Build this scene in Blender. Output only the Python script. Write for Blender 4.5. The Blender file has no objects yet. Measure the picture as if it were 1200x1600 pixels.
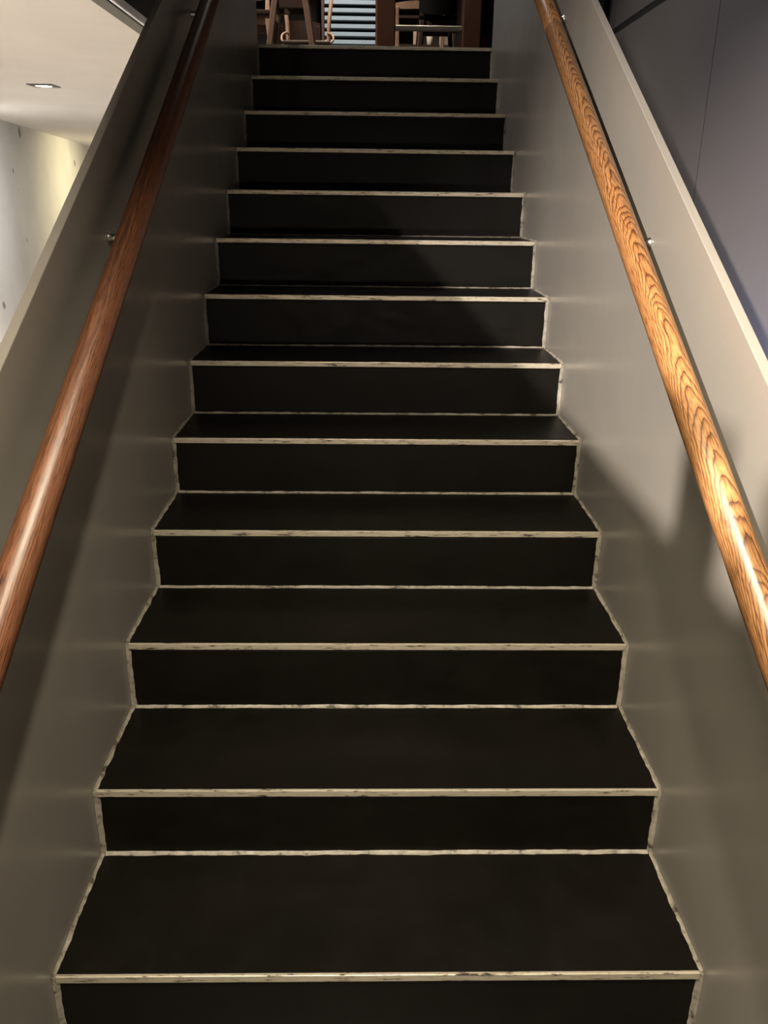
import bpy, bmesh, math, random
from mathutils import Vector, Matrix
random.seed(7)
sc = bpy.context.scene
col = sc.collection

# ------------------------------------------------------------------ camera
cd = bpy.data.cameras.new('camera'); cam = bpy.data.objects.new('camera', cd); col.objects.link(cam)
F_PX, PITCH, YAW, ROLL = 1293.4519, 0.3648, 0.0214, 0.0125
cp, sp = math.cos(PITCH), math.sin(PITCH)
FW = Vector((math.sin(YAW)*cp, math.cos(YAW)*cp, -sp)); RT = Vector((math.cos(YAW), -math.sin(YAW), 0)); UP = RT.cross(FW)
R2 = RT*math.cos(ROLL)+UP*math.sin(ROLL); U2 = -RT*math.sin(ROLL)+UP*math.cos(ROLL)
m = Matrix((R2, U2, -FW)).transposed().to_4x4(); m.translation = Vector((-0.0277, -1.1237, 1.3435))
cam.matrix_world = m
cd.sensor_fit = 'HORIZONTAL'; cd.sensor_width = 36; cd.lens = 36*F_PX/1200
cd.clip_start = .02; cd.clip_end = 100
sc.camera = cam

# ------------------------------------------------------------------ world, exposure, lights
w = bpy.data.worlds.new('world'); sc.world = w; w.use_nodes = True
w.node_tree.nodes['Background'].inputs[0].default_value = (.010, .010, .011, 1)
w.node_tree.nodes['Background'].inputs[1].default_value = 1
vs = sc.view_settings; vs.view_transform = 'Standard'; vs.look = 'None'; vs.gamma = 1; vs.use_curve_mapping = False
vs.exposure = 0.0

def spot(name, loc, target, power, color, angle=70, blend=.4, radius=.03):
    l = bpy.data.lights.new(name, 'SPOT'); l.energy = power; l.color = color
    l.spot_size = math.radians(angle); l.spot_blend = blend; l.shadow_soft_size = radius
    o = bpy.data.objects.new(name, l); col.objects.link(o); o.location = loc
    o.rotation_euler = (Vector(target)-Vector(loc)).to_track_quat('-Z', 'Y').to_euler()
    return o
def point(name, loc, power, color, radius=.05):
    l = bpy.data.lights.new(name, 'POINT'); l.energy = power; l.color = color; l.shadow_soft_size = radius
    o = bpy.data.objects.new(name, l); col.objects.link(o); o.location = loc
    return o
WARM = (1, .84, .66); NEUT = (1, .92, .84); OLIVE = (1, .885, .66); COOL = (.72, .80, 1)
spot('upper_gallery_spot', (-2.0, -2.5, 3.37), (.6, .70, .9), 3200, (1, .90, .79), 39, 1, .03)
spot('gallery_downlight', (-.85, 2.8, 4.7), (.6, 3.0, 2.0), 210, NEUT, 62, .9, .05)
spot('landing_downlight_and_fill', (.10, -.90, 2.80), (.0, -.30, 0), 340, OLIVE, 90, 1, .04)
spot('landing_downlight_and_fill', (-.25, -1.5, 2.80), (.5, -.5, 0), 340, OLIVE, 98, 1, .30)  # added soft fill for the lower stair walls, unseen
spot('landing_downlight_and_fill', (-.52, -.75, 2.80), (.6, .25, .45), 210, OLIVE, 62, 1, .20)  # added fill aimed only at the lower right wall, unseen
spot('room_downlight_and_fill', (-1.67, 3.57, 1.825), (-1.67, 3.57, 0), 360, (1, .92, .80), 112, .4, .04)
spot('room_downlight_and_fill', (-1.65, 8.1, 1.80), (-3.0, 7.9, .9), 170, (1, .87, .54), 120, 1, .05)
spot('room_downlight_and_fill', (-1.55, .6, 1.825), (-1.6, .6, 0), 520, (1, .93, .84), 112, .4, .04)
spot('room_downlight_and_fill', (-2.25, 4.3, 1.76), (-2.95, 5.9, .3), 230, (1, .97, .93), 105, 1, .05)  # added wash to brighten the concrete wall, has no fixture
spot('room_downlight_and_fill', (-1.9, 10.6, 1.825), (-1.9, 10.6, 0), 420, (1, .94, .84), 112, .4, .04)
point('hall_wall_lamp', (-.29, -4.3, .63), 32, WARM, .07)
point('hall_wall_lamp', (.65, -4.3, .58), 32, OLIVE, .07)
point('void_lamp', (1.0, 1.7, .15), 60, (.45, .58, 1), .08)
spot('cafe_downlight_and_fill', (-2.4, 4.4, 4.7), (-.5, 5.6, 2.4), 600, WARM, 50, .8, .05)
spot('cafe_downlight_and_fill', (.3, 3.6, 4.7), (.35, 5.6, 2.3), 45, WARM, 50, .8, .05)
spot('cafe_downlight_and_fill', (-.3, 6.4, 4.7), (-.4, 7.6, 2.2), 200, WARM, 80, .6, .05)
spot('cafe_downlight_and_fill', (-.3, 6.4, 4.7), (-.15, 8.35, 2.72), 150, (.76, .87, 1), 34, .8, .05)  # added cool light to brighten the window slats, no fitting of its own

# ------------------------------------------------------------------ helpers
def link(name, me, mat, parent=None):
    o = bpy.data.objects.new(name, me); col.objects.link(o)
    if mat and not me.materials: me.materials.append(mat)
    if parent: o.parent = parent
    return o
def obj(name, bm, mat, parent=None, smooth=False):
    bmesh.ops.recalc_face_normals(bm, faces=bm.faces)
    me = bpy.data.meshes.new(name); bm.to_mesh(me); bm.free()
    if smooth:
        for p in me.polygons: p.use_smooth = True
    return link(name, me, mat, parent)
def tag(o, label=None, cat=None, group=None, kind=None):
    if label: o['label'] = label
    if cat: o['category'] = cat
    if group: o['group'] = group
    if kind: o['kind'] = kind
    return o
def empty(name, loc=(0, 0, 0), rz=0):
    o = bpy.data.objects.new(name, None); col.objects.link(o); o.location = loc; o.rotation_euler = (0, 0, rz)
    o.empty_display_size = .05
    return o
def bx(bm, x0, x1, y0, y1, z0, z1, bev=0, seg=1):
    r = bmesh.ops.create_cube(bm, size=1)
    vs_ = r['verts']
    for v in vs_:
        v.co = Vector((x0+(v.co.x+.5)*(x1-x0), y0+(v.co.y+.5)*(y1-y0), z0+(v.co.z+.5)*(z1-z0)))
    if bev:
        es = list({e for v in vs_ for e in v.link_edges})
        bmesh.ops.bevel(bm, geom=es, offset=bev, segments=seg, profile=.5, affect='EDGES')
def box(name, mat, parent, x0, x1, y0, y1, z0, z1, bev=0, seg=1):
    bm = bmesh.new(); bx(bm, x0, x1, y0, y1, z0, z1, bev, seg); return obj(name, bm, mat, parent)
def tube(bm, pts, radii, n=16, caps=True):
    """tube through pts with radii"""
    pts = [Vector(p) for p in pts]
    rings = []
    up = Vector((.123, .37, .92)).normalized()
    for i, p in enumerate(pts):
        d = (pts[min(i+1, len(pts)-1)]-pts[max(i-1, 0)]).normalized()
        a = d.cross(up)
        if a.length < 1e-3: a = d.cross(Vector((1, 0, 0)))
        a.normalize(); b = d.cross(a)
        r = radii[i] if isinstance(radii, (list, tuple)) else radii
        rings.append([bm.verts.new(p+(a*math.cos(t)+b*math.sin(t))*r) for t in [2*math.pi*k/n for k in range(n)]])
    for i in range(len(rings)-1):
        for k in range(n):
            bm.faces.new((rings[i][k], rings[i][(k+1) % n], rings[i+1][(k+1) % n], rings[i+1][k]))
    if caps:
        bm.faces.new(rings[0][::-1]); bm.faces.new(rings[-1])
def prism(bm, poly, axis, a, b):
    """extrude a 2D polygon along an axis: axis 0 -> poly in (y,z)"""
    def P(u, v, t):
        return Vector((t, u, v)) if axis == 0 else (Vector((u, t, v)) if axis == 1 else Vector((u, v, t)))
    A = [bm.verts.new(P(u, v, a)) for u, v in poly]; B = [bm.verts.new(P(u, v, b)) for u, v in poly]
    n = len(poly)
    bm.faces.new(A[::-1]); bm.faces.new(B)
    for i in range(n): bm.faces.new((A[i], A[(i+1) % n], B[(i+1) % n], B[i]))
def tapered(bm, p0, p1, w0, d0, w1, d1, bev=.004):
    """four-sided tapered bar from p0 to p1"""
    p0, p1 = Vector(p0), Vector(p1)
    A = [bm.verts.new(p0+Vector((sx*w0/2, sy*d0/2, 0))) for sx, sy in ((-1, -1), (1, -1), (1, 1), (-1, 1))]
    B = [bm.verts.new(p1+Vector((sx*w1/2, sy*d1/2, 0))) for sx, sy in ((-1, -1), (1, -1), (1, 1), (-1, 1))]
    fs = [bm.faces.new(A[::-1]), bm.faces.new(B)]
    for i in range(4): fs.append(bm.faces.new((A[i], A[(i+1) % 4], B[(i+1) % 4], B[i])))
    if bev:
        bmesh.ops.bevel(bm, geom=list({e for f in fs for e in f.edges}), offset=bev, segments=2, profile=.5, affect='EDGES')

# ------------------------------------------------------------------ materials
class N:
    def __init__(s, name):
        s.m = bpy.data.materials.new(name); s.m.use_nodes = True; s.t = s.m.node_tree
        s.b = s.t.nodes['Principled BSDF']; s.out = s.t.nodes['Material Output']
    def n(s, typ, **kw):
        nd = s.t.nodes.new(typ)
        for k, v in kw.items():
            if k in nd.inputs.keys() if isinstance(k, str) else False: nd.inputs[k].default_value = v
            else: setattr(nd, k, v)
        return nd
    def l(s, a, b): s.t.links.new(a, b)
    def coords(s, scale=(1, 1, 1), kind='Object'):
        tc = s.n('ShaderNodeTexCoord'); mp = s.n('ShaderNodeMapping'); mp.inputs['Scale'].default_value = scale
        s.l(tc.outputs[kind], mp.inputs['Vector']); return mp.outputs['Vector']
    def noise(s, vec, scale, detail=4, rough=.55):
        nd = s.n('ShaderNodeTexNoise'); nd.inputs['Scale'].default_value = scale
        nd.inputs['Detail'].default_value = detail; nd.inputs['Roughness'].default_value = rough
        s.l(vec, nd.inputs['Vector']); return nd.outputs['Fac']
    def ramp(s, fac, stops):
        nd = s.n('ShaderNodeValToRGB'); e = nd.color_ramp.elements
        while len(e) < len(stops): e.new(.5)
        for el, (p, c) in zip(e, stops):
            el.position = p; el.color = c if isinstance(c, tuple) else (c, c, c, 1)
        s.l(fac, nd.inputs['Fac']); return nd.outputs['Color']
    def math(s, op, a, b=None, c=None):
        nd = s.n('ShaderNodeMath', operation=op)
        for i, v in enumerate((a, b, c)):
            if v is None: continue
            if isinstance(v, (int, float)): nd.inputs[i].default_value = v
            else: s.l(v, nd.inputs[i])
        return nd.outputs[0]
    def bump(s, h, strength=.1, dist=.01):
        nd = s.n('ShaderNodeBump'); nd.inputs['Strength'].default_value = strength; nd.inputs['Distance'].default_value = dist
        s.l(h, nd.inputs['Height']); s.l(nd.outputs['Normal'], s.b.inputs['Normal'])
    def base(s, c, rough=.5, metal=0, spec=.5):
        s.b.inputs['Base Color'].default_value = (*c, 1); s.b.inputs['Roughness'].default_value = rough
        s.b.inputs['Metallic'].default_value = metal; s.b.inputs['Specular IOR Level'].default_value = spec
        return s
def c4(r, g, b): return (r, g, b, 1)
def plain(name, c, rough=.5, metal=0, spec=.5, var=.15, scale=20):
    k = N(name).base(c, rough, metal, spec)
    f = k.noise(k.coords(), scale, 4)
    lo = tuple(x*(1-var) for x in c); hi = tuple(min(1, x*(1+var)) for x in c)
    k.l(k.ramp(f, [(.3, c4(*lo)), (.7, c4(*hi))]), k.b.inputs['Base Color'])
    return k.m

def mat_plate():
    k = N('satin_grey_paint').base((.30, .28, .255), .36, 0, .5)
    v = k.coords()
    f = k.noise(v, 2.2, 5)
    k.l(k.ramp(f, [(.3, c4(.205, .188, .168)), (.7, c4(.23, .212, .190))]), k.b.inputs['Base Color'])
    g = k.noise(v, 9, 3)
    k.l(k.ramp(g, [(.3, .32), (.7, .38)]), k.b.inputs['Roughness'])
    k.b.inputs['Coat Weight'].default_value = .25; k.b.inputs['Coat Roughness'].default_value = .2
    k.bump(k.noise(v, 260, 2), .04, .002)
    return k.m
def mat_tile():
    k = N('black_step_tile').base((.011, .0095, .0075), .3, 0, .18)
    v = k.coords((1, 1, 1))
    f = k.noise(v, 5, 6, .65)
    k.l(k.ramp(f, [(.3, c4(.0022, .0017, .0011)), (.7, c4(.0046, .0036, .0025))]), k.b.inputs['Base Color'])
    g = k.noise(k.coords((2, 2, 5)), 6, 6, .7)
    k.l(k.ramp(g, [(.3, .36), (.72, .52)]), k.b.inputs['Roughness'])
    k.bump(k.noise(v, 120, 3), .035, .002)
    return k.m
def mat_nosing():
    k = N('worn_metal_nosing').base((.62, .54, .44), .34, .6, .5)
    f = k.noise(k.coords((9, 60, 90)), 2.6, 6, .75)
    k.l(k.ramp(f, [(.39, c4(.02, .016, .012)), (.43, c4(.54, .48, .38)), (.7, c4(.72, .66, .55))]), k.b.inputs['Base Color'])
    k.l(k.ramp(f, [(.35, .6), (.5, .32)]), k.b.inputs['Roughness'])
    return k.m
def mat_sealant():
    k = N('grey_sealant').base((.36, .33, .28), .55)
    f = k.noise(k.coords(), 34, 6, .75)
    k.l(k.ramp(f, [(.37, c4(.035, .028, .02)), (.45, c4(.19, .17, .14)), (.65, c4(.29, .265, .225))]), k.b.inputs['Base Color'])
    return k.m
def mat_wood(name, seed, light, mid, dark, tilt=-.085, rough=.3, off=0.0, dens=240, coat=.3, lines=.22, wobble=.022):
    """oak: growth rings about an axis tilted to the rod, so that cathedral arches show on its upper side"""
    k = N(name).base(mid, rough, 0, .5)
    tc = k.n('ShaderNodeTexCoord'); sx = k.n('ShaderNodeSeparateXYZ'); k.l(tc.outputs['Object'], sx.inputs[0])
    X, Y, Z = sx.outputs
    wob = k.noise(k.coords((7, 2.2, 7)), 2.2, 3, .5)
    wob2 = k.noise(k.coords((60, 9, 60)), 2.0, 3, .5)
    cx = k.math('SUBTRACT', X, off)
    cz = k.math('ADD', k.math('ADD', Z, .30+seed*.05), k.math('MULTIPLY', Y, tilt))
    d = k.math('SQRT', k.math('ADD', k.math('MULTIPLY', cx, cx), k.math('MULTIPLY', cz, cz)))
    d = k.math('ADD', d, k.math('MULTIPLY', wob, wobble)); d = k.math('ADD', d, k.math('MULTIPLY', wob2, .0022))
    ring = k.math('FRACT', k.math('MULTIPLY', d, dens))
    pores = k.noise(k.coords((520, 26, 520)), 1.0, 3, .65)
    tone = k.noise(k.coords((14, 1.2, 14)), 1.6, 3, .5)
    c1 = k.ramp(ring, [(0, c4(*dark)), (lines, c4(*mid)), (.65, c4(*light)), (.95, c4(*mid)), (1, c4(*dark))])
    c2 = k.ramp(pores, [(.38, c4(.36, .27, .21)), (.52, c4(1, 1, 1))])
    c3 = k.ramp(tone, [(.3, c4(.80, .72, .66)), (.7, c4(1.0, 1.0, 1.0))])
    mx = k.n('ShaderNodeMix', data_type='RGBA', blend_type='MULTIPLY'); mx.inputs[0].default_value = .85
    k.l(c1, mx.inputs[6]); k.l(c2, mx.inputs[7])
    m2 = k.n('ShaderNodeMix', data_type='RGBA', blend_type='MULTIPLY'); m2.inputs[0].default_value = 1
    k.l(mx.outputs[2], m2.inputs[6]); k.l(c3, m2.inputs[7]); k.l(m2.outputs[2], k.b.inputs['Base Color'])
    k.b.inputs['Coat Weight'].default_value = coat; k.b.inputs['Coat Roughness'].default_value = .3
    k.bump(pores, .15, .001)
    return k.m
def mat_concrete():
    k = N('cast_concrete').base((.5, .48, .45), .7)
    v = k.coords()
    f = k.noise(v, 1.3, 7, .6)
    a = k.ramp(f, [(.3, c4(.45, .435, .41)), (.7, c4(.58, .565, .54))])
    vo = k.n('ShaderNodeTexVoronoi'); vo.inputs['Scale'].default_value = 4.0; k.l(v, vo.inputs['Vector'])
    sz = k.noise(v, 5.0, 2)
    pit = k.math('LESS_THAN', vo.outputs['Distance'], k.math('MULTIPLY', k.math('SUBTRACT', sz, .45), .75))
    mx = k.n('ShaderNodeMix', data_type='RGBA'); k.l(pit, mx.inputs[0]); k.l(a, mx.inputs[6])
    mx.inputs[7].default_value = (.16, .14, .11, 1); k.l(mx.outputs[2], k.b.inputs['Base Color'])
    k.bump(k.math('MULTIPLY', pit, -1), .6, .006)
    return k.m
def mat_emit(name, c, e):
    k = N(name).base((.8, .8, .8), .4)
    k.b.inputs['Emission Color'].default_value = (*c, 1); k.b.inputs['Emission Strength'].default_value = e
    return k.m
def mat_glass():
    k = N('window_glass')
    tr = k.n('ShaderNodeBsdfTransparent'); gl = k.n('ShaderNodeBsdfGlossy'); gl.inputs['Roughness'].default_value = .02
    tr.inputs[0].default_value = (.93, .96, .97, 1)
    fr = k.n('ShaderNodeLayerWeight'); fr.inputs[0].default_value = .5
    fac = k.math('ADD', k.math('MULTIPLY', k.math('POWER', fr.outputs['Facing'], 4.0), .6), .05)
    mx = k.n('ShaderNodeMixShader'); k.l(fac, mx.inputs[0]); k.l(tr.outputs[0], mx.inputs[1]); k.l(gl.outputs[0], mx.inputs[2])
    k.l(mx.outputs[0], k.out.inputs['Surface'])
    return k.m

M = dict(
    plate=mat_plate(), tile=mat_tile(), nosing=mat_nosing(), sealant=mat_sealant(), concrete=mat_concrete(),
    oak_light=mat_wood('oak_light', .0, (.36, .190, .074), (.27, .128, .049), (.055, .020, .010), off=.004, dens=290, rough=.36, coat=.14, lines=.27),
    oak_dark=mat_wood('oak_red', .7, (.185, .075, .034), (.140, .055, .025), (.068, .025, .012), tilt=-.004, dens=420, coat=.08, rough=.42, lines=.4, wobble=.006),
    plaster=plain('white_plaster', (.63, .60, .57), .8, var=.04, scale=3),
    panel=plain('grey_wall_panel', (.155, .140, .138), .45, var=.05, scale=2),
    dark=plain('dark_void_paint', (.018, .017, .017), .7),
    steel=plain('brushed_steel', (.60, .58, .54), .3, 1, var=.08, scale=60),
    trim_dark=plain('bronze_trim', (.055, .048, .040), .45, var=.1),
    trim_light=plain('pale_aluminium', (.86, .87, .95), .35, var=.05),
    floor=plain('dark_floor_tile', (.03, .027, .024), .35, var=.2, scale=6),
    bounce_screed=plain('pale_bounce_screed', (.62, .58, .52), .6, var=.06, scale=2),  # pale tone chosen to bounce light upwards
    upfloor=plain('upper_floor_tile', (.05, .045, .04), .4, var=.2, scale=6),
    paint=plain('dark_room_paint', (.03, .028, .027), .7, var=.08, scale=3),
    chair_pale=mat_wood('pale_beech', .3, (.60, .44, .34), (.50, .36, .28), (.34, .23, .17), rough=.45),
    chair_mid=mat_wood('mid_brown_wood', .5, (.21, .135, .10), (.17, .105, .078), (.10, .06, .042), rough=.5),
    chair_dark=mat_wood('dark_brown_wood', .9, (.06, .032, .022), (.045, .024, .016), (.022, .011, .008), rough=.5),
    table=mat_wood('red_brown_wood', .2, (.13, .050, .022), (.10, .036, .016), (.05, .016, .008), rough=.5),
    black=plain('black_plastic', (.0015, .0015, .0018), .7, spec=.1),
    white=plain('white_card', (.75, .70, .64), .6, var=.04),
    pink=plain('pink_paper', (.72, .52, .44), .7, var=.06),
    greyboard=plain('grey_board', (.32, .29, .26), .6, var=.08),
    red=plain('red_enamel', (.32, .012, .012), .35),
    slat=plain('pale_blue_slat', (.66, .69, .72), .5, var=.05),
    lamp=mat_emit('lamp_glow', (1, .90, .62), 30), bulb=mat_emit('bulb_glow', (1, .93, .82), 40),
    glass=mat_glass(),
)

# ------------------------------------------------------------------ setting
SY = [-0.0033, 0.3006, 0.6077, 0.915, 1.2183, 1.5187, 1.8208, 2.1183, 2.4283, 2.7326, 3.0377, 3.3365, 3.6399]
SZ = [0.0029, 0.1695, 0.3441, 0.5091, 0.6762, 0.8455, 1.019, 1.1893, 1.3587, 1.5283, 1.6964, 1.874, 2.0509]
SLOPE = .17/.3035; FZ = -.17; UZ = 2.0509; HW = .5995
CZ = 1.8435                        # soffit of the upper floor
WX = 1.38                          # panelled wall on the right
tag(box('floor_lower', M['floor'], None, -5, 1.6, -4.6, 14, FZ-.1, FZ), kind='structure')
# upper floor, cut out around the stairs
bm = bmesh.new(); bx(bm, -6, .63, SY[12]+.31, 14, CZ+.02, UZ); bx(bm, .63, WX, 4.35, 14, CZ+.02, UZ); bx(bm, -6, -.80, -4.6, SY[12]+.31, CZ+.02, UZ)
bx(bm, -.80, -.63, SY[12]+.02, SY[12]+.31, CZ+.02, UZ)
tag(obj('floor_upper', bm, M['upfloor']), kind='structure')
tag(box('floor_room_bounce', M['bounce_screed'], None, -4.2, -.66, -4.6, 14, FZ, FZ+.012), kind='structure')  # unseen pale layer added to bounce lamp light onto the ceiling
tag(box('ceiling_lower', M['plaster'], None, -6, -.80, -4.6, 14, CZ, CZ+.019), kind='structure')
tag(box('ceiling_upper', M['paint'], None, -6, WX+.4, -4.6, 14, 4.84, 4.94), kind='structure')
tag(box('ceiling_landing', M['paint'], None, -.74, WX, -4.5, -.45, 2.85, 2.95), kind='structure')
# slab edge
tag(box('trim_1', M['trim_dark'], None, -.799, -.757, -4.5, SY[12]+.3, CZ-.004, CZ+.018), kind='structure')
tag(box('trim_2', M['trim_light'], None, -.752, -.743, -4.5, SY[12]+.3, CZ-.002, CZ+.024, .002), kind='structure')
tag(box('trim_3', M['dark'], None, -.799, -.748, -4.5, SY[12]+.3, CZ+.025, UZ+.03), kind='structure')
# walls
def WL(y): return -2.02-.1335*y
bm = bmesh.new(); prism(bm, [(WL(-4.6), -4.6), (WL(14), 14), (WL(14)-.12, 14), (WL(-4.6)-.12, -4.6)], 2, FZ, CZ)
tag(obj('wall_left', bm, M['concrete']), kind='structure')
tag(box('wall_back', M['paint'], None, -6, WX+.4, 14, 14.1, FZ, 4.84), kind='structure')
tag(box('wall_front', M['paint'], None, -6, WX+.4, -4.7, -4.6, FZ, 4.84), kind='structure')
tag(box('wall_upper_left', M['paint'], None, -6.1, -6, -4.6, 14, CZ, 4.84), kind='structure')
tag(box('shadow_upstand', M['paint'], None, -.772, -.76, -4.6, -1.275, UZ+.031, UZ+.17), kind='structure')   # unseen low strip added to shape the shadow on the right wall
tag(box('shadow_upstand_end', M['paint'], None, -.772, -.76, -1.20, -1.11, UZ+.031, UZ+.17), kind='structure')  # added unseen piece that cuts the shadow corner and narrow beam
wr = tag(box('wall_right', M['dark'], None, WX+.03, WX+.13, -4.6, 14, FZ, 4.84), kind='structure')
SEAM = 2.69; PW = 1.62; JZ = 2.245
y0 = SEAM-5*PW
while y0 < 10:
    for z0, z1 in ((FZ, JZ-.018), (JZ+.018, 4.84)):
        box('panel', M['panel'], wr, WX, WX+.03, y0+.0042, y0+PW-.0042, z0, z1)
    box('joint_strip', M['dark'], wr, WX+.001, WX+.03, y0-.004, y0+.004, FZ, 4.84)
    y0 += PW
box('joint_strip', M['dark'], wr, WX+.004, WX+.03, SEAM-5*PW, 10, JZ-.018, JZ+.018)
tag(box('wall_cafe_back', M['paint'], None, -6, WX, 9.2, 9.3, UZ, 4.84), kind='structure')

# ------------------------------------------------------------------ stair side walls (steel plate)
PT = .988; E0 = -.50; E1 = SY[12]+.055
for s, lab in ((-1, 'dark grey satin steel side wall on the left of the stairs, beside the lit room'),
               (1, 'pale grey satin steel side wall on the right of the stairs, before the panelled wall')):
    bm = bmesh.new()
    prism(bm, [(E0, FZ), (E0, PT+SLOPE*E0), (E1, PT+SLOPE*E1), (E1, 1.70), (E1-.3, 1.55), (.35, FZ)], 0, s*.6, s*.619)
    bmesh.ops.bevel(bm, geom=list(bm.edges), offset=.0015, segments=2, profile=.5, affect='EDGES')
    tag(obj('stair_side_wall', bm, M['plate']), lab, 'side wall', 'stair side walls')

# ------------------------------------------------------------------ staircase
st = tag(empty('staircase', (0, 0, FZ)), 'straight flight of black tiled steps with worn pale metal nosings', 'staircase')
def kid(name, bm, mat, parent=st, smooth=False):
    o = obj(name, bm, mat, parent, smooth); 
    return o
def stbox(name, mat, parent, *a, **k):
    o = box(name, mat, parent, *a, **k); return o
# everything under st is built in world space, then shifted
def shift(o, dz=-FZ):
    o.data.transform(Matrix.Translation((0, 0, dz))); return o
def bead(parent, p0, p1, da, db, wa, wb, seg, jit, back=.0015):
    """sealant fillet along p0-p1, spreading along da and db"""
    p0, p1, da, db = Vector(p0), Vector(p1), Vector(da), Vector(db)
    bm = bmesh.new(); rows = []; n = max(4, int((p1-p0).length/seg))
    ja = jb = 0
    for i in range(n+1):
        p = p0.lerp(p1, i/n)
        ja = .6*ja+random.uniform(-jit, jit); jb = .6*jb+random.uniform(-jit, jit)
        if random.random() < .05: ja += random.choice((-1, 1))*jit*2
        a = p+da*max(.001, wa+ja); b = p+db*max(.001, wb+jb)
        mid = p+da*(wa*.42)+db*(wb*.42)
        rows.append([bm.verts.new(q) for q in (a, mid, b, p)])
    for i in range(n):
        for j in range(4):
            bm.faces.new((rows[i][j], rows[i][(j+1) % 4], rows[i+1][(j+1) % 4], rows[i+1][j]))
    bm.faces.new(rows[0]); bm.faces.new(rows[-1][::-1])
    return shift(obj('sealant_bead', bm, M['sealant'], parent))
# concrete core
bm = bmesh.new()
poly = [(SY[0]+.02, FZ)]
for i in range(13):
    poly += [(SY[i]+.02, SZ[i]-.02)]
    if i < 12: poly += [(SY[i+1]+.02, SZ[i]-.02)]
poly += [(SY[12]+.30, SZ[12]-.02), (SY[12]+.30, SZ[12]-.2), (SY[12]+.1, SZ[12]-.2), (.5, FZ)]
prism(bm, poly, 0, -.596, .596)
shift(obj('core', bm, M['dark'], st))
NS = .0145
for i in range(13):
    y, z = SY[i], SZ[i]; zb = SZ[i-1] if i else FZ
    yb = SY[i+1] if i < 12 else SY[12]+.30
    rs = shift(box('riser', M['tile'], st, -HW+.003, HW-.003, y+.0015, y+.0195, zb+.0005, z-NS-.0045, .0008))
    td = shift(box('tread', M['tile'], st, -HW+.003, HW-.003, y+.004, yb-.0005+.001, z-.0195, z, .0008))
    nz = shift(box('nosing_strip', M['nosing'], td, -HW+.006, HW-.006, y-.0025, y+.0045, z-NS, z+.0012, .0012, 2))
    # joints
    if i: bead(rs, (-HW+.008, y+.0015, zb), (HW-.008, y+.0015, zb), (0, -1, 0), (0, 0, 1), .008, .0045, .012, .0008)
    for s in (-1, 1):
        bead(rs, (s*.5995, y+.0015, zb+.002), (s*.5995, y+.0015, z-.001), (0, -1, 0), (-s, 0, 0), .006, .0105, .010, .0012)
        bead(td, (s*.5995, y, z), (s*.5995, yb, z), (0, 0, 1), (-s, 0, 0), .0050, .0065, .010, .0016)

# ------------------------------------------------------------------ handrails
RH = .853; RX = .530; RR = .0275
ANG = math.atan(SLOPE); RA = Vector((0, math.cos(ANG), math.sin(ANG)))
def handrail(s, wood, label, breaks, brs):
    root = tag(empty('handrail', (s*RX, 0, RH)), label, 'handrail', 'wooden stair handrails')
    for a, b in zip(breaks[:-1], breaks[1:]):
        L = (b-a)/math.cos(ANG); bm = bmesh.new()
        n = 40; c = .0012
        tube(bm, [(0, 0, 0), (0, c, 0), (0, L/2, 0), (0, L-c, 0), (0, L, 0)], [RR-c, RR, RR, RR, RR-c], n)
        o = obj('rail_segment', bm, wood, root, True)
        o.location = RA*(a/math.cos(ANG)); o.rotation_euler = (ANG, 0, 0)
    for yb in brs:
        zc = SLOPE*yb-.053                       # below the rail, local to the root
        b = empty('bracket', (0, yb, zc)); b.parent = root
        w = s*(.6-RX)
        bm = bmesh.new()
        tube(bm, [(w-s*.012, 0, 0), (s*.012, 0, 0), (s*.004, 0, .003), (0, 0, .010), (0, 0, .053)], .0072, 14)
        obj('arm', bm, M['steel'], b, True)
        bm = bmesh.new()
        tube(bm, [(w, 0, 0), (w-s*.003, 0, 0), (w-s*.006, 0, 0), (w-s*.014, 0, 0)], [.0135, .0130, .0100, .0075], 24)
        obj('flange', bm, M['steel'], b, True)
handrail(-1, M['oak_dark'], 'dark reddish oak round handrail on the left stair wall', [-.42, 3.70], [-.32, .804, 1.93, 3.06])
handrail(1, M['oak_light'], 'glossy golden oak round handrail on the right stair wall', [-.42, 1.72, 3.70], [-.32, .806, 1.933, 3.06])

# ------------------------------------------------------------------ downlights of the room on the left
def downlight(x, y, z, label, size=.128, rz=0):
    r = tag(empty('ceiling_downlight', (x, y, z), rz), label, 'ceiling light', 'square downlights in the left room')
    h = size/2; bm = bmesh.new()
    # square frame with a round hole
    n = 32; outer = []; inner = []; innerb = []
    for k in range(n):
        t = 2*math.pi*k/n+math.pi/4; c, s_ = math.cos(t), math.sin(t); q = h/max(abs(c), abs(s_))
        outer.append(bm.verts.new((c*q, s_*q, -.004))); inner.append(bm.verts.new((c*h*.70, s_*h*.70, -.006)))
        innerb.append(bm.verts.new((c*h*.66, s_*h*.66, 0.0)))
    ob = [bm.verts.new((v.co.x, v.co.y, 0)) for v in outer]
    for k in range(n):
        j = (k+1) % n
        bm.faces.new((outer[k], outer[j], inner[j], inner[k])); bm.faces.new((inner[k], inner[j], innerb[j], innerb[k]))
        bm.faces.new((ob[k], ob[j], outer[j], outer[k]))
    obj('frame', bm, M['trim_dark'], r)
    bm = bmesh.new(); tube(bm, [(0, 0, -.0025), (0, 0, -.0005)], h*.66, 32)
    obj('lamp_lens', bm, M['lamp'], r)
downlight(-1.67, 3.57, CZ, 'square recessed downlight glowing in the white ceiling at upper left')
downlight(-1.65, 8.1, CZ, 'square recessed downlight over the far concrete wall, behind the left stair wall')
downlight(-1.9, 10.6, CZ, 'square recessed downlight at the far end of the left room')
downlight(-1.55, .6, CZ, 'square recessed downlight nearest the foot of the stairs')

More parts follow.
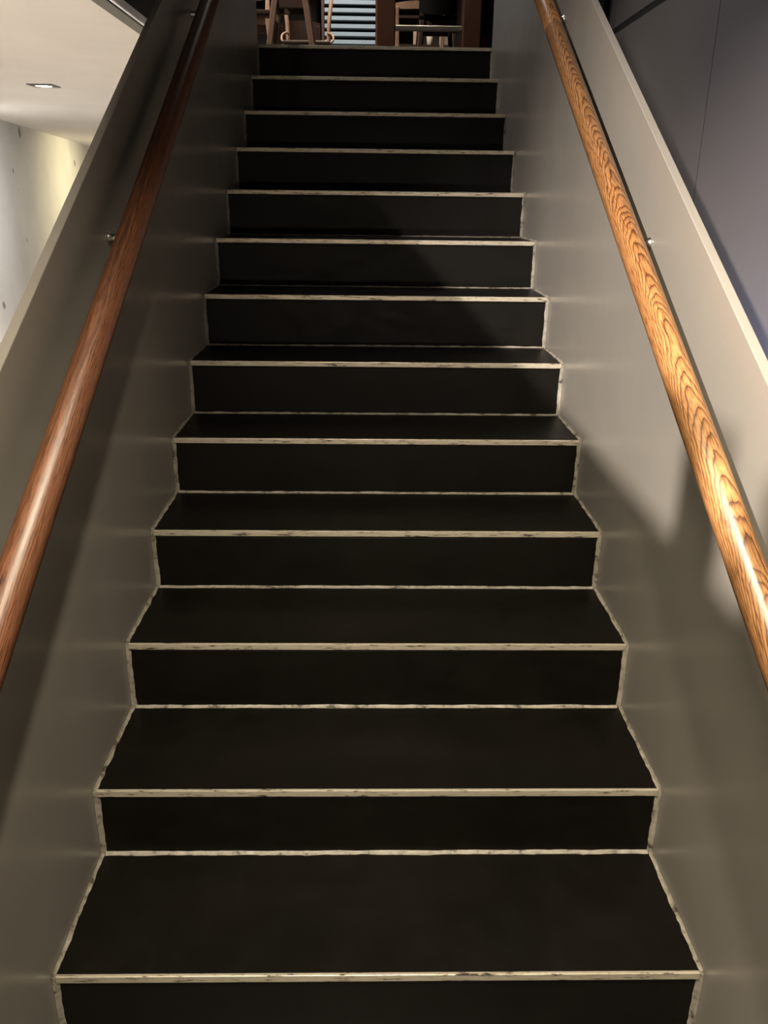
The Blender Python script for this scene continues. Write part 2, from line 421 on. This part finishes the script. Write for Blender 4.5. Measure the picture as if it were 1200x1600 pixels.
# ------------------------------------------------------------------ upper floor furniture
def copy_tree(o, parent=None):
    c = o.copy(); col.objects.link(c); c.parent = parent
    for ch in list(o.children): copy_tree(ch, c)
    return c
def chair(name, label, x, y, rz, wood, seatm, backm, sw=.40, sd=.40, sh=.44, bh=.80, bs=.22, group='cafe chairs'):
    r = tag(empty(name, (x, y, UZ), rz), label, 'chair', group)
    for sx in (-1, 1):
        bm = bmesh.new(); tapered(bm, (sx*(sw/2+.02), -sd/2-.01, 0), (sx*(sw/2-.025), -sd/2+.03, sh-.02), .024, .026, .038, .038)
        obj('leg', bm, wood, r)
        bm = bmesh.new(); tapered(bm, (sx*(sw/2+.02), sd/2+.05, 0), (sx*(sw/2-.025), sd/2-.02, sh-.02), .024, .026, .036, .040)
        obj('leg', bm, wood, r)
        bm = bmesh.new(); tapered(bm, (sx*(sw/2-.025), sd/2-.02, sh-.02), (sx*(sw/2-.02), sd/2+.06, bh-.04), .034, .030, .024, .022)
        obj('back_post', bm, wood, r)
        bm = bmesh.new(); bx(bm, sx*(sw/2-.03)-.010, sx*(sw/2-.03)+.010, -sd/2+.03, sd/2-.02, sh-.075, sh-.02, .003)
        obj('apron', bm, wood, r)
    for yy in (-sd/2+.03, sd/2-.02):
        bm = bmesh.new(); bx(bm, -sw/2+.03, sw/2-.03, yy-.010, yy+.010, sh-.075, sh-.02, .003); obj('apron', bm, wood, r)
    bm = bmesh.new(); bx(bm, -sw/2, sw/2, -sd/2, sd/2, sh-.02, sh+.012, .010, 3); obj('seat', bm, seatm, r)
    # curved backrest
    bm = bmesh.new(); n = 10; rows = []
    for i in range(n+1):
        t = -1+2*i/n; xx = t*sw/2; yy = sd/2+.075-.045*t*t
        top = bh-.012*t*t; bot = bh-bs+.05*min(bs,.3)*t*t*t*t*2
        rows.append([bm.verts.new((xx, yy-.008, bot)), bm.verts.new((xx, yy+.008, bot)), bm.verts.new((xx, yy+.022, top)), bm.verts.new((xx, yy+.008, top))])
    for i in range(n):
        for j in range(4): bm.faces.new((rows[i][j], rows[i][(j+1) % 4], rows[i+1][(j+1) % 4], rows[i+1][j]))
    bm.faces.new(rows[0]); bm.faces.new(rows[-1][::-1])
    bmesh.ops.bevel(bm, geom=[e for e in bm.edges if len(e.link_faces) == 2 and e.calc_face_angle(0) > 1], offset=.005, segments=2, profile=.5, affect='EDGES')
    obj('backrest', bm, backm, r)
    return r
def stool(label, x, y, rz, wood, seatm):
    r = tag(empty('wooden_stool', (x, y, UZ), rz), label, 'stool')
    H = .62
    for sx in (-1, 1):
        for sy in (-1, 1):
            bm = bmesh.new(); tapered(bm, (sx*.178, sy*.16, 0), (sx*.080, sy*.085, H), .034, .034, .042, .042); obj('leg', bm, wood, r)
    for sy in (-1, 1):
        bm = bmesh.new(); bx(bm, -.095, .095, sy*.105-.011, sy*.105+.011, .445, .495, .003); obj('stretcher', bm, M['chair_dark'], r)
    for sx in (-1, 1):
        bm = bmesh.new(); bx(bm, sx*.10-.011, sx*.10+.011, -.10, .10, .445, .495, .003); obj('stretcher', bm, M['chair_dark'], r)
    bm = bmesh.new(); bx(bm, -.16, .16, -.15, .15, H-.005, H+.03, .012, 3); obj('seat', bm, seatm, r)
    return r
stool('brown wooden stool with splayed legs at the top of the stairs', -.555, 5.30, .0, M['chair_mid'], M['chair_dark'])
chair('cafe_chair', 'dark brown chair with broad curved back behind the splayed wooden stool', -.685, 8.02, math.pi, M['chair_dark'], M['chair_dark'], M['chair_dark'], .38, .38, .45, .81)
chair('cafe_chair', 'chair with pale legs and dark seat nearest the left stair wall', -.90, 5.45, .1, M['chair_pale'], M['chair_dark'], M['chair_dark'], .38, .38, .44, .80)
chair('cafe_chair', 'pale wooden chair with slim top rail seen through the bar table frame', .385, 6.86, math.pi, M['chair_pale'], M['chair_dark'], M['chair_pale'], .42, .40, .44, .765, .055)
chair('shell_chair', 'black chair with tall rounded back behind the bar table', .475, 6.05, math.pi, M['chair_dark'], M['black'], M['black'], .285, .36, .53, .97, .44)
# bentwood armchair in front of the striped slats
bw = tag(empty('bentwood_chair', (-.53, 6.45, UZ)), 'pale bentwood chair with curled arms beside the striped window slats', 'chair')
for sx in (-1, 1):
    bm = bmesh.new()
    pts = [(sx*.20, .20, 0), (sx*.195, .17, .25), (sx*.165, .14, .47), (sx*.170, .145, .60), (sx*.205, .16, .88)]
    tube(bm, pts, [.014, .016, .017, .017, .014], 12); obj('back_post', bm, M['chair_pale'], bw, True)
    bm = bmesh.new()
    pts = [(sx*.165, .14, .52)]+[(sx*(.165+.045*math.sin(t)), .10-.12*k/8, .475+.045*math.cos(t)) for k, t in enumerate([math.pi*j/8 for j in range(9)])]+[(sx*.165, -.06, .42)]
    tube(bm, pts, .009, 10); obj('arm', bm, M['chair_pale'], bw, True)
    bm = bmesh.new(); tube(bm, [(sx*.19, -.20, 0), (sx*.17, -.16, .41)], [.013, .016], 12); obj('leg', bm, M['chair_pale'], bw, True)
bm = bmesh.new(); bx(bm, -.19, .19, -.19, .19, .40, .425, .01, 3); obj('seat', bm, M['chair_dark'], bw)
bm = bmesh.new(); bx(bm, -.20, .20, .145, .163, .80, .88, .006, 2); obj('top_rail', bm, M['chair_pale'], bw)

# bar table with slab legs and steel foot rail
tb = tag(empty('bar_table', (.345, 5.05, UZ)), 'tall red-brown wooden bar table with slab legs and steel foot rail', 'table')
for x0, x1 in ((-.331, -.213), (.216, .330)):
    box('leg', M['table'], tb, x0, x1, -.20, .28, 0, 1.0, .006, 2)
box('table_top', M['table'], tb, -.42, .42, -.28, .36, 1.0, 1.05, .008, 2)
bm = bmesh.new(); bx(bm, -.2125, .2155, -.18, -.145, .275, .305, .004, 2); obj('foot_rail', bm, M['steel'], tb)
bm = bmesh.new(); tube(bm, [(.21, .1, .30), (.12, .1, .0)], .006, 8); obj('brace', bm, M['steel'], tb)

# low dark shelf unit behind, with things on it
sf = tag(empty('shelf_unit', (.47, 7.66, UZ)), 'dark brown low shelf unit behind the bar table', 'shelf')
for x in (-.44, .42): box('side_panel', M['chair_dark'], sf, x, x+.02, -.18, .18, 0, 1.0, .002)
for z in (.12, .57, .80, .98): box('shelf_board', M['chair_dark'], sf, -.418, .418, -.18, .18, z, z+.022, .002)
box('back_panel', M['chair_dark'], sf, -.418, .418, .16, .175, .02, .98)
SHZ = UZ+.5925
cu = tag(empty('paper_cup', (.522, 7.53, SHZ)), 'white paper cup on the low shelf', 'cup')
bm = bmesh.new(); tube(bm, [(0, 0, 0), (0, 0, .002), (0, 0, .085)], [.021, .022, .030], 24); obj('cup_body', bm, M['white'], cu, True)
bm = bmesh.new(); tube(bm, [(0, 0, .083), (0, 0, .090), (0, 0, .092)], [.0315, .0315, .028], 24); obj('rim', bm, M['white'], cu, True)
o = box('paper_note', M['pink'], None, -.028, .028, -.001, .001, 0, .125); o.location = (.400, 7.52, SHZ); o.rotation_euler = (-.08, 0, .1)
tag(o, 'small pale pink card left of the white cup', 'card')
o = box('grey_carton', M['greyboard'], None, -.070, .070, -.03, .03, 0, .155, .002); o.location = (.54, 7.64, SHZ); tag(o, 'grey carton standing behind the white cup', 'carton')
o = box('pale_carton', M['greyboard'], None, -.048, .048, -.03, .03, 0, .150, .002); o.location = (.683, 7.57, SHZ); tag(o, 'pale grey carton at the right end of the shelf', 'carton')
o = box('white_folder', M['white'], None, -.007, .007, -.05, .05, 0, .150, .001); o.location = (.622, 7.57, SHZ); tag(o, 'thin white folder standing between the two grey cartons', 'folder')

# slatted window
wn = tag(empty('window_1', (-.30, 8.35, UZ+.35)), kind='structure')
for x in (-.21, .33): box('window_frame', M['table'], wn, x, x+.03, -.04, .06, 0, 1.3, .003)
for z in (-.03, 1.27): box('window_frame', M['table'], wn, -.21, .36, -.04, .06, z, z+.03, .003)
box('backing', M['dark'], wn, -.18, .33, .05, .06, 0, 1.27)
sm = None; PER = .0695; z = .02
while z < 1.24:
    if sm is None:
        o = box('slat', M['slat'], wn, -.178, .328, 0, .006, 0, .036, .0015); sm = o.data
    else: o = link('slat', sm, None, wn)
    o.location.z = z; z += PER
box('pane', M['glass'], wn, -.179, .329, -.020, -.016, .001, 1.268)

# pendant over the head of the stairs, mirrored in the window
pd = tag(empty('pendant_lamp', (-.2, 4.2, 4.84)), 'small globe pendant lamp hanging above the head of the stairs', 'lamp')
bm = bmesh.new(); tube(bm, [(0, 0, 0), (0, 0, -.50)], .004, 8); obj('cord', bm, M['black'], pd)
bm = bmesh.new(); bmesh.ops.create_uvsphere(bm, u_segments=24, v_segments=16, radius=.06); bmesh.ops.translate(bm, verts=bm.verts, vec=(0, 0, -.555)); obj('globe', bm, M['bulb'], pd, True)

# black things at the right of the bar table
o = box('black_board', M['black'], None, -.06, .06, -.012, .012, 0, .9, .004); o.location = (.78, 5.45, UZ); tag(o, 'black upright board between bar table and right stair wall', 'board')
rb = tag(empty('red_bottle', (.738, 5.2, UZ)), 'slim red bottle beside the right leg of the bar table', 'bottle')
bm = bmesh.new(); tube(bm, [(0, 0, 0), (0, 0, .005), (0, 0, .24), (0, 0, .28), (0, 0, .30)], [.016, .018, .018, .009, .009], 20); obj('bottle_body', bm, M['red'], rb, True)
bm = bmesh.new(); tube(bm, [(0, 0, .30), (0, 0, .325)], .010, 16); obj('cap', bm, M['black'], rb, True)

# mesh guard at the right head of the stairs
mg = tag(empty('mesh_guard', (0, 4.42, UZ)), 'black mesh guard panel with square post right of the stair head', 'guard')
GX = 1.343
box('post', M['black'], mg, GX, GX+.026, -.013, .013, 0, 1.05, .002)
box('top_rail', M['black'], mg, .66, GX, -.010, .010, 1.02, 1.05, .002)
box('bottom_rail', M['black'], mg, .66, GX, -.010, .010, .05, .08, .002)
bm = bmesh.new()
for k in range(45): x = .668+k*.0152; bx(bm, x-.002, x+.002, -.002, .002, .08, 1.02)
for k in range(62): zz = .09+k*.0152; bx(bm, .66, GX, -.0015, .0025, zz-.002, zz+.002)
o = obj('wire_mesh', bm, M['black'], mg); o['kind'] = 'stuff'
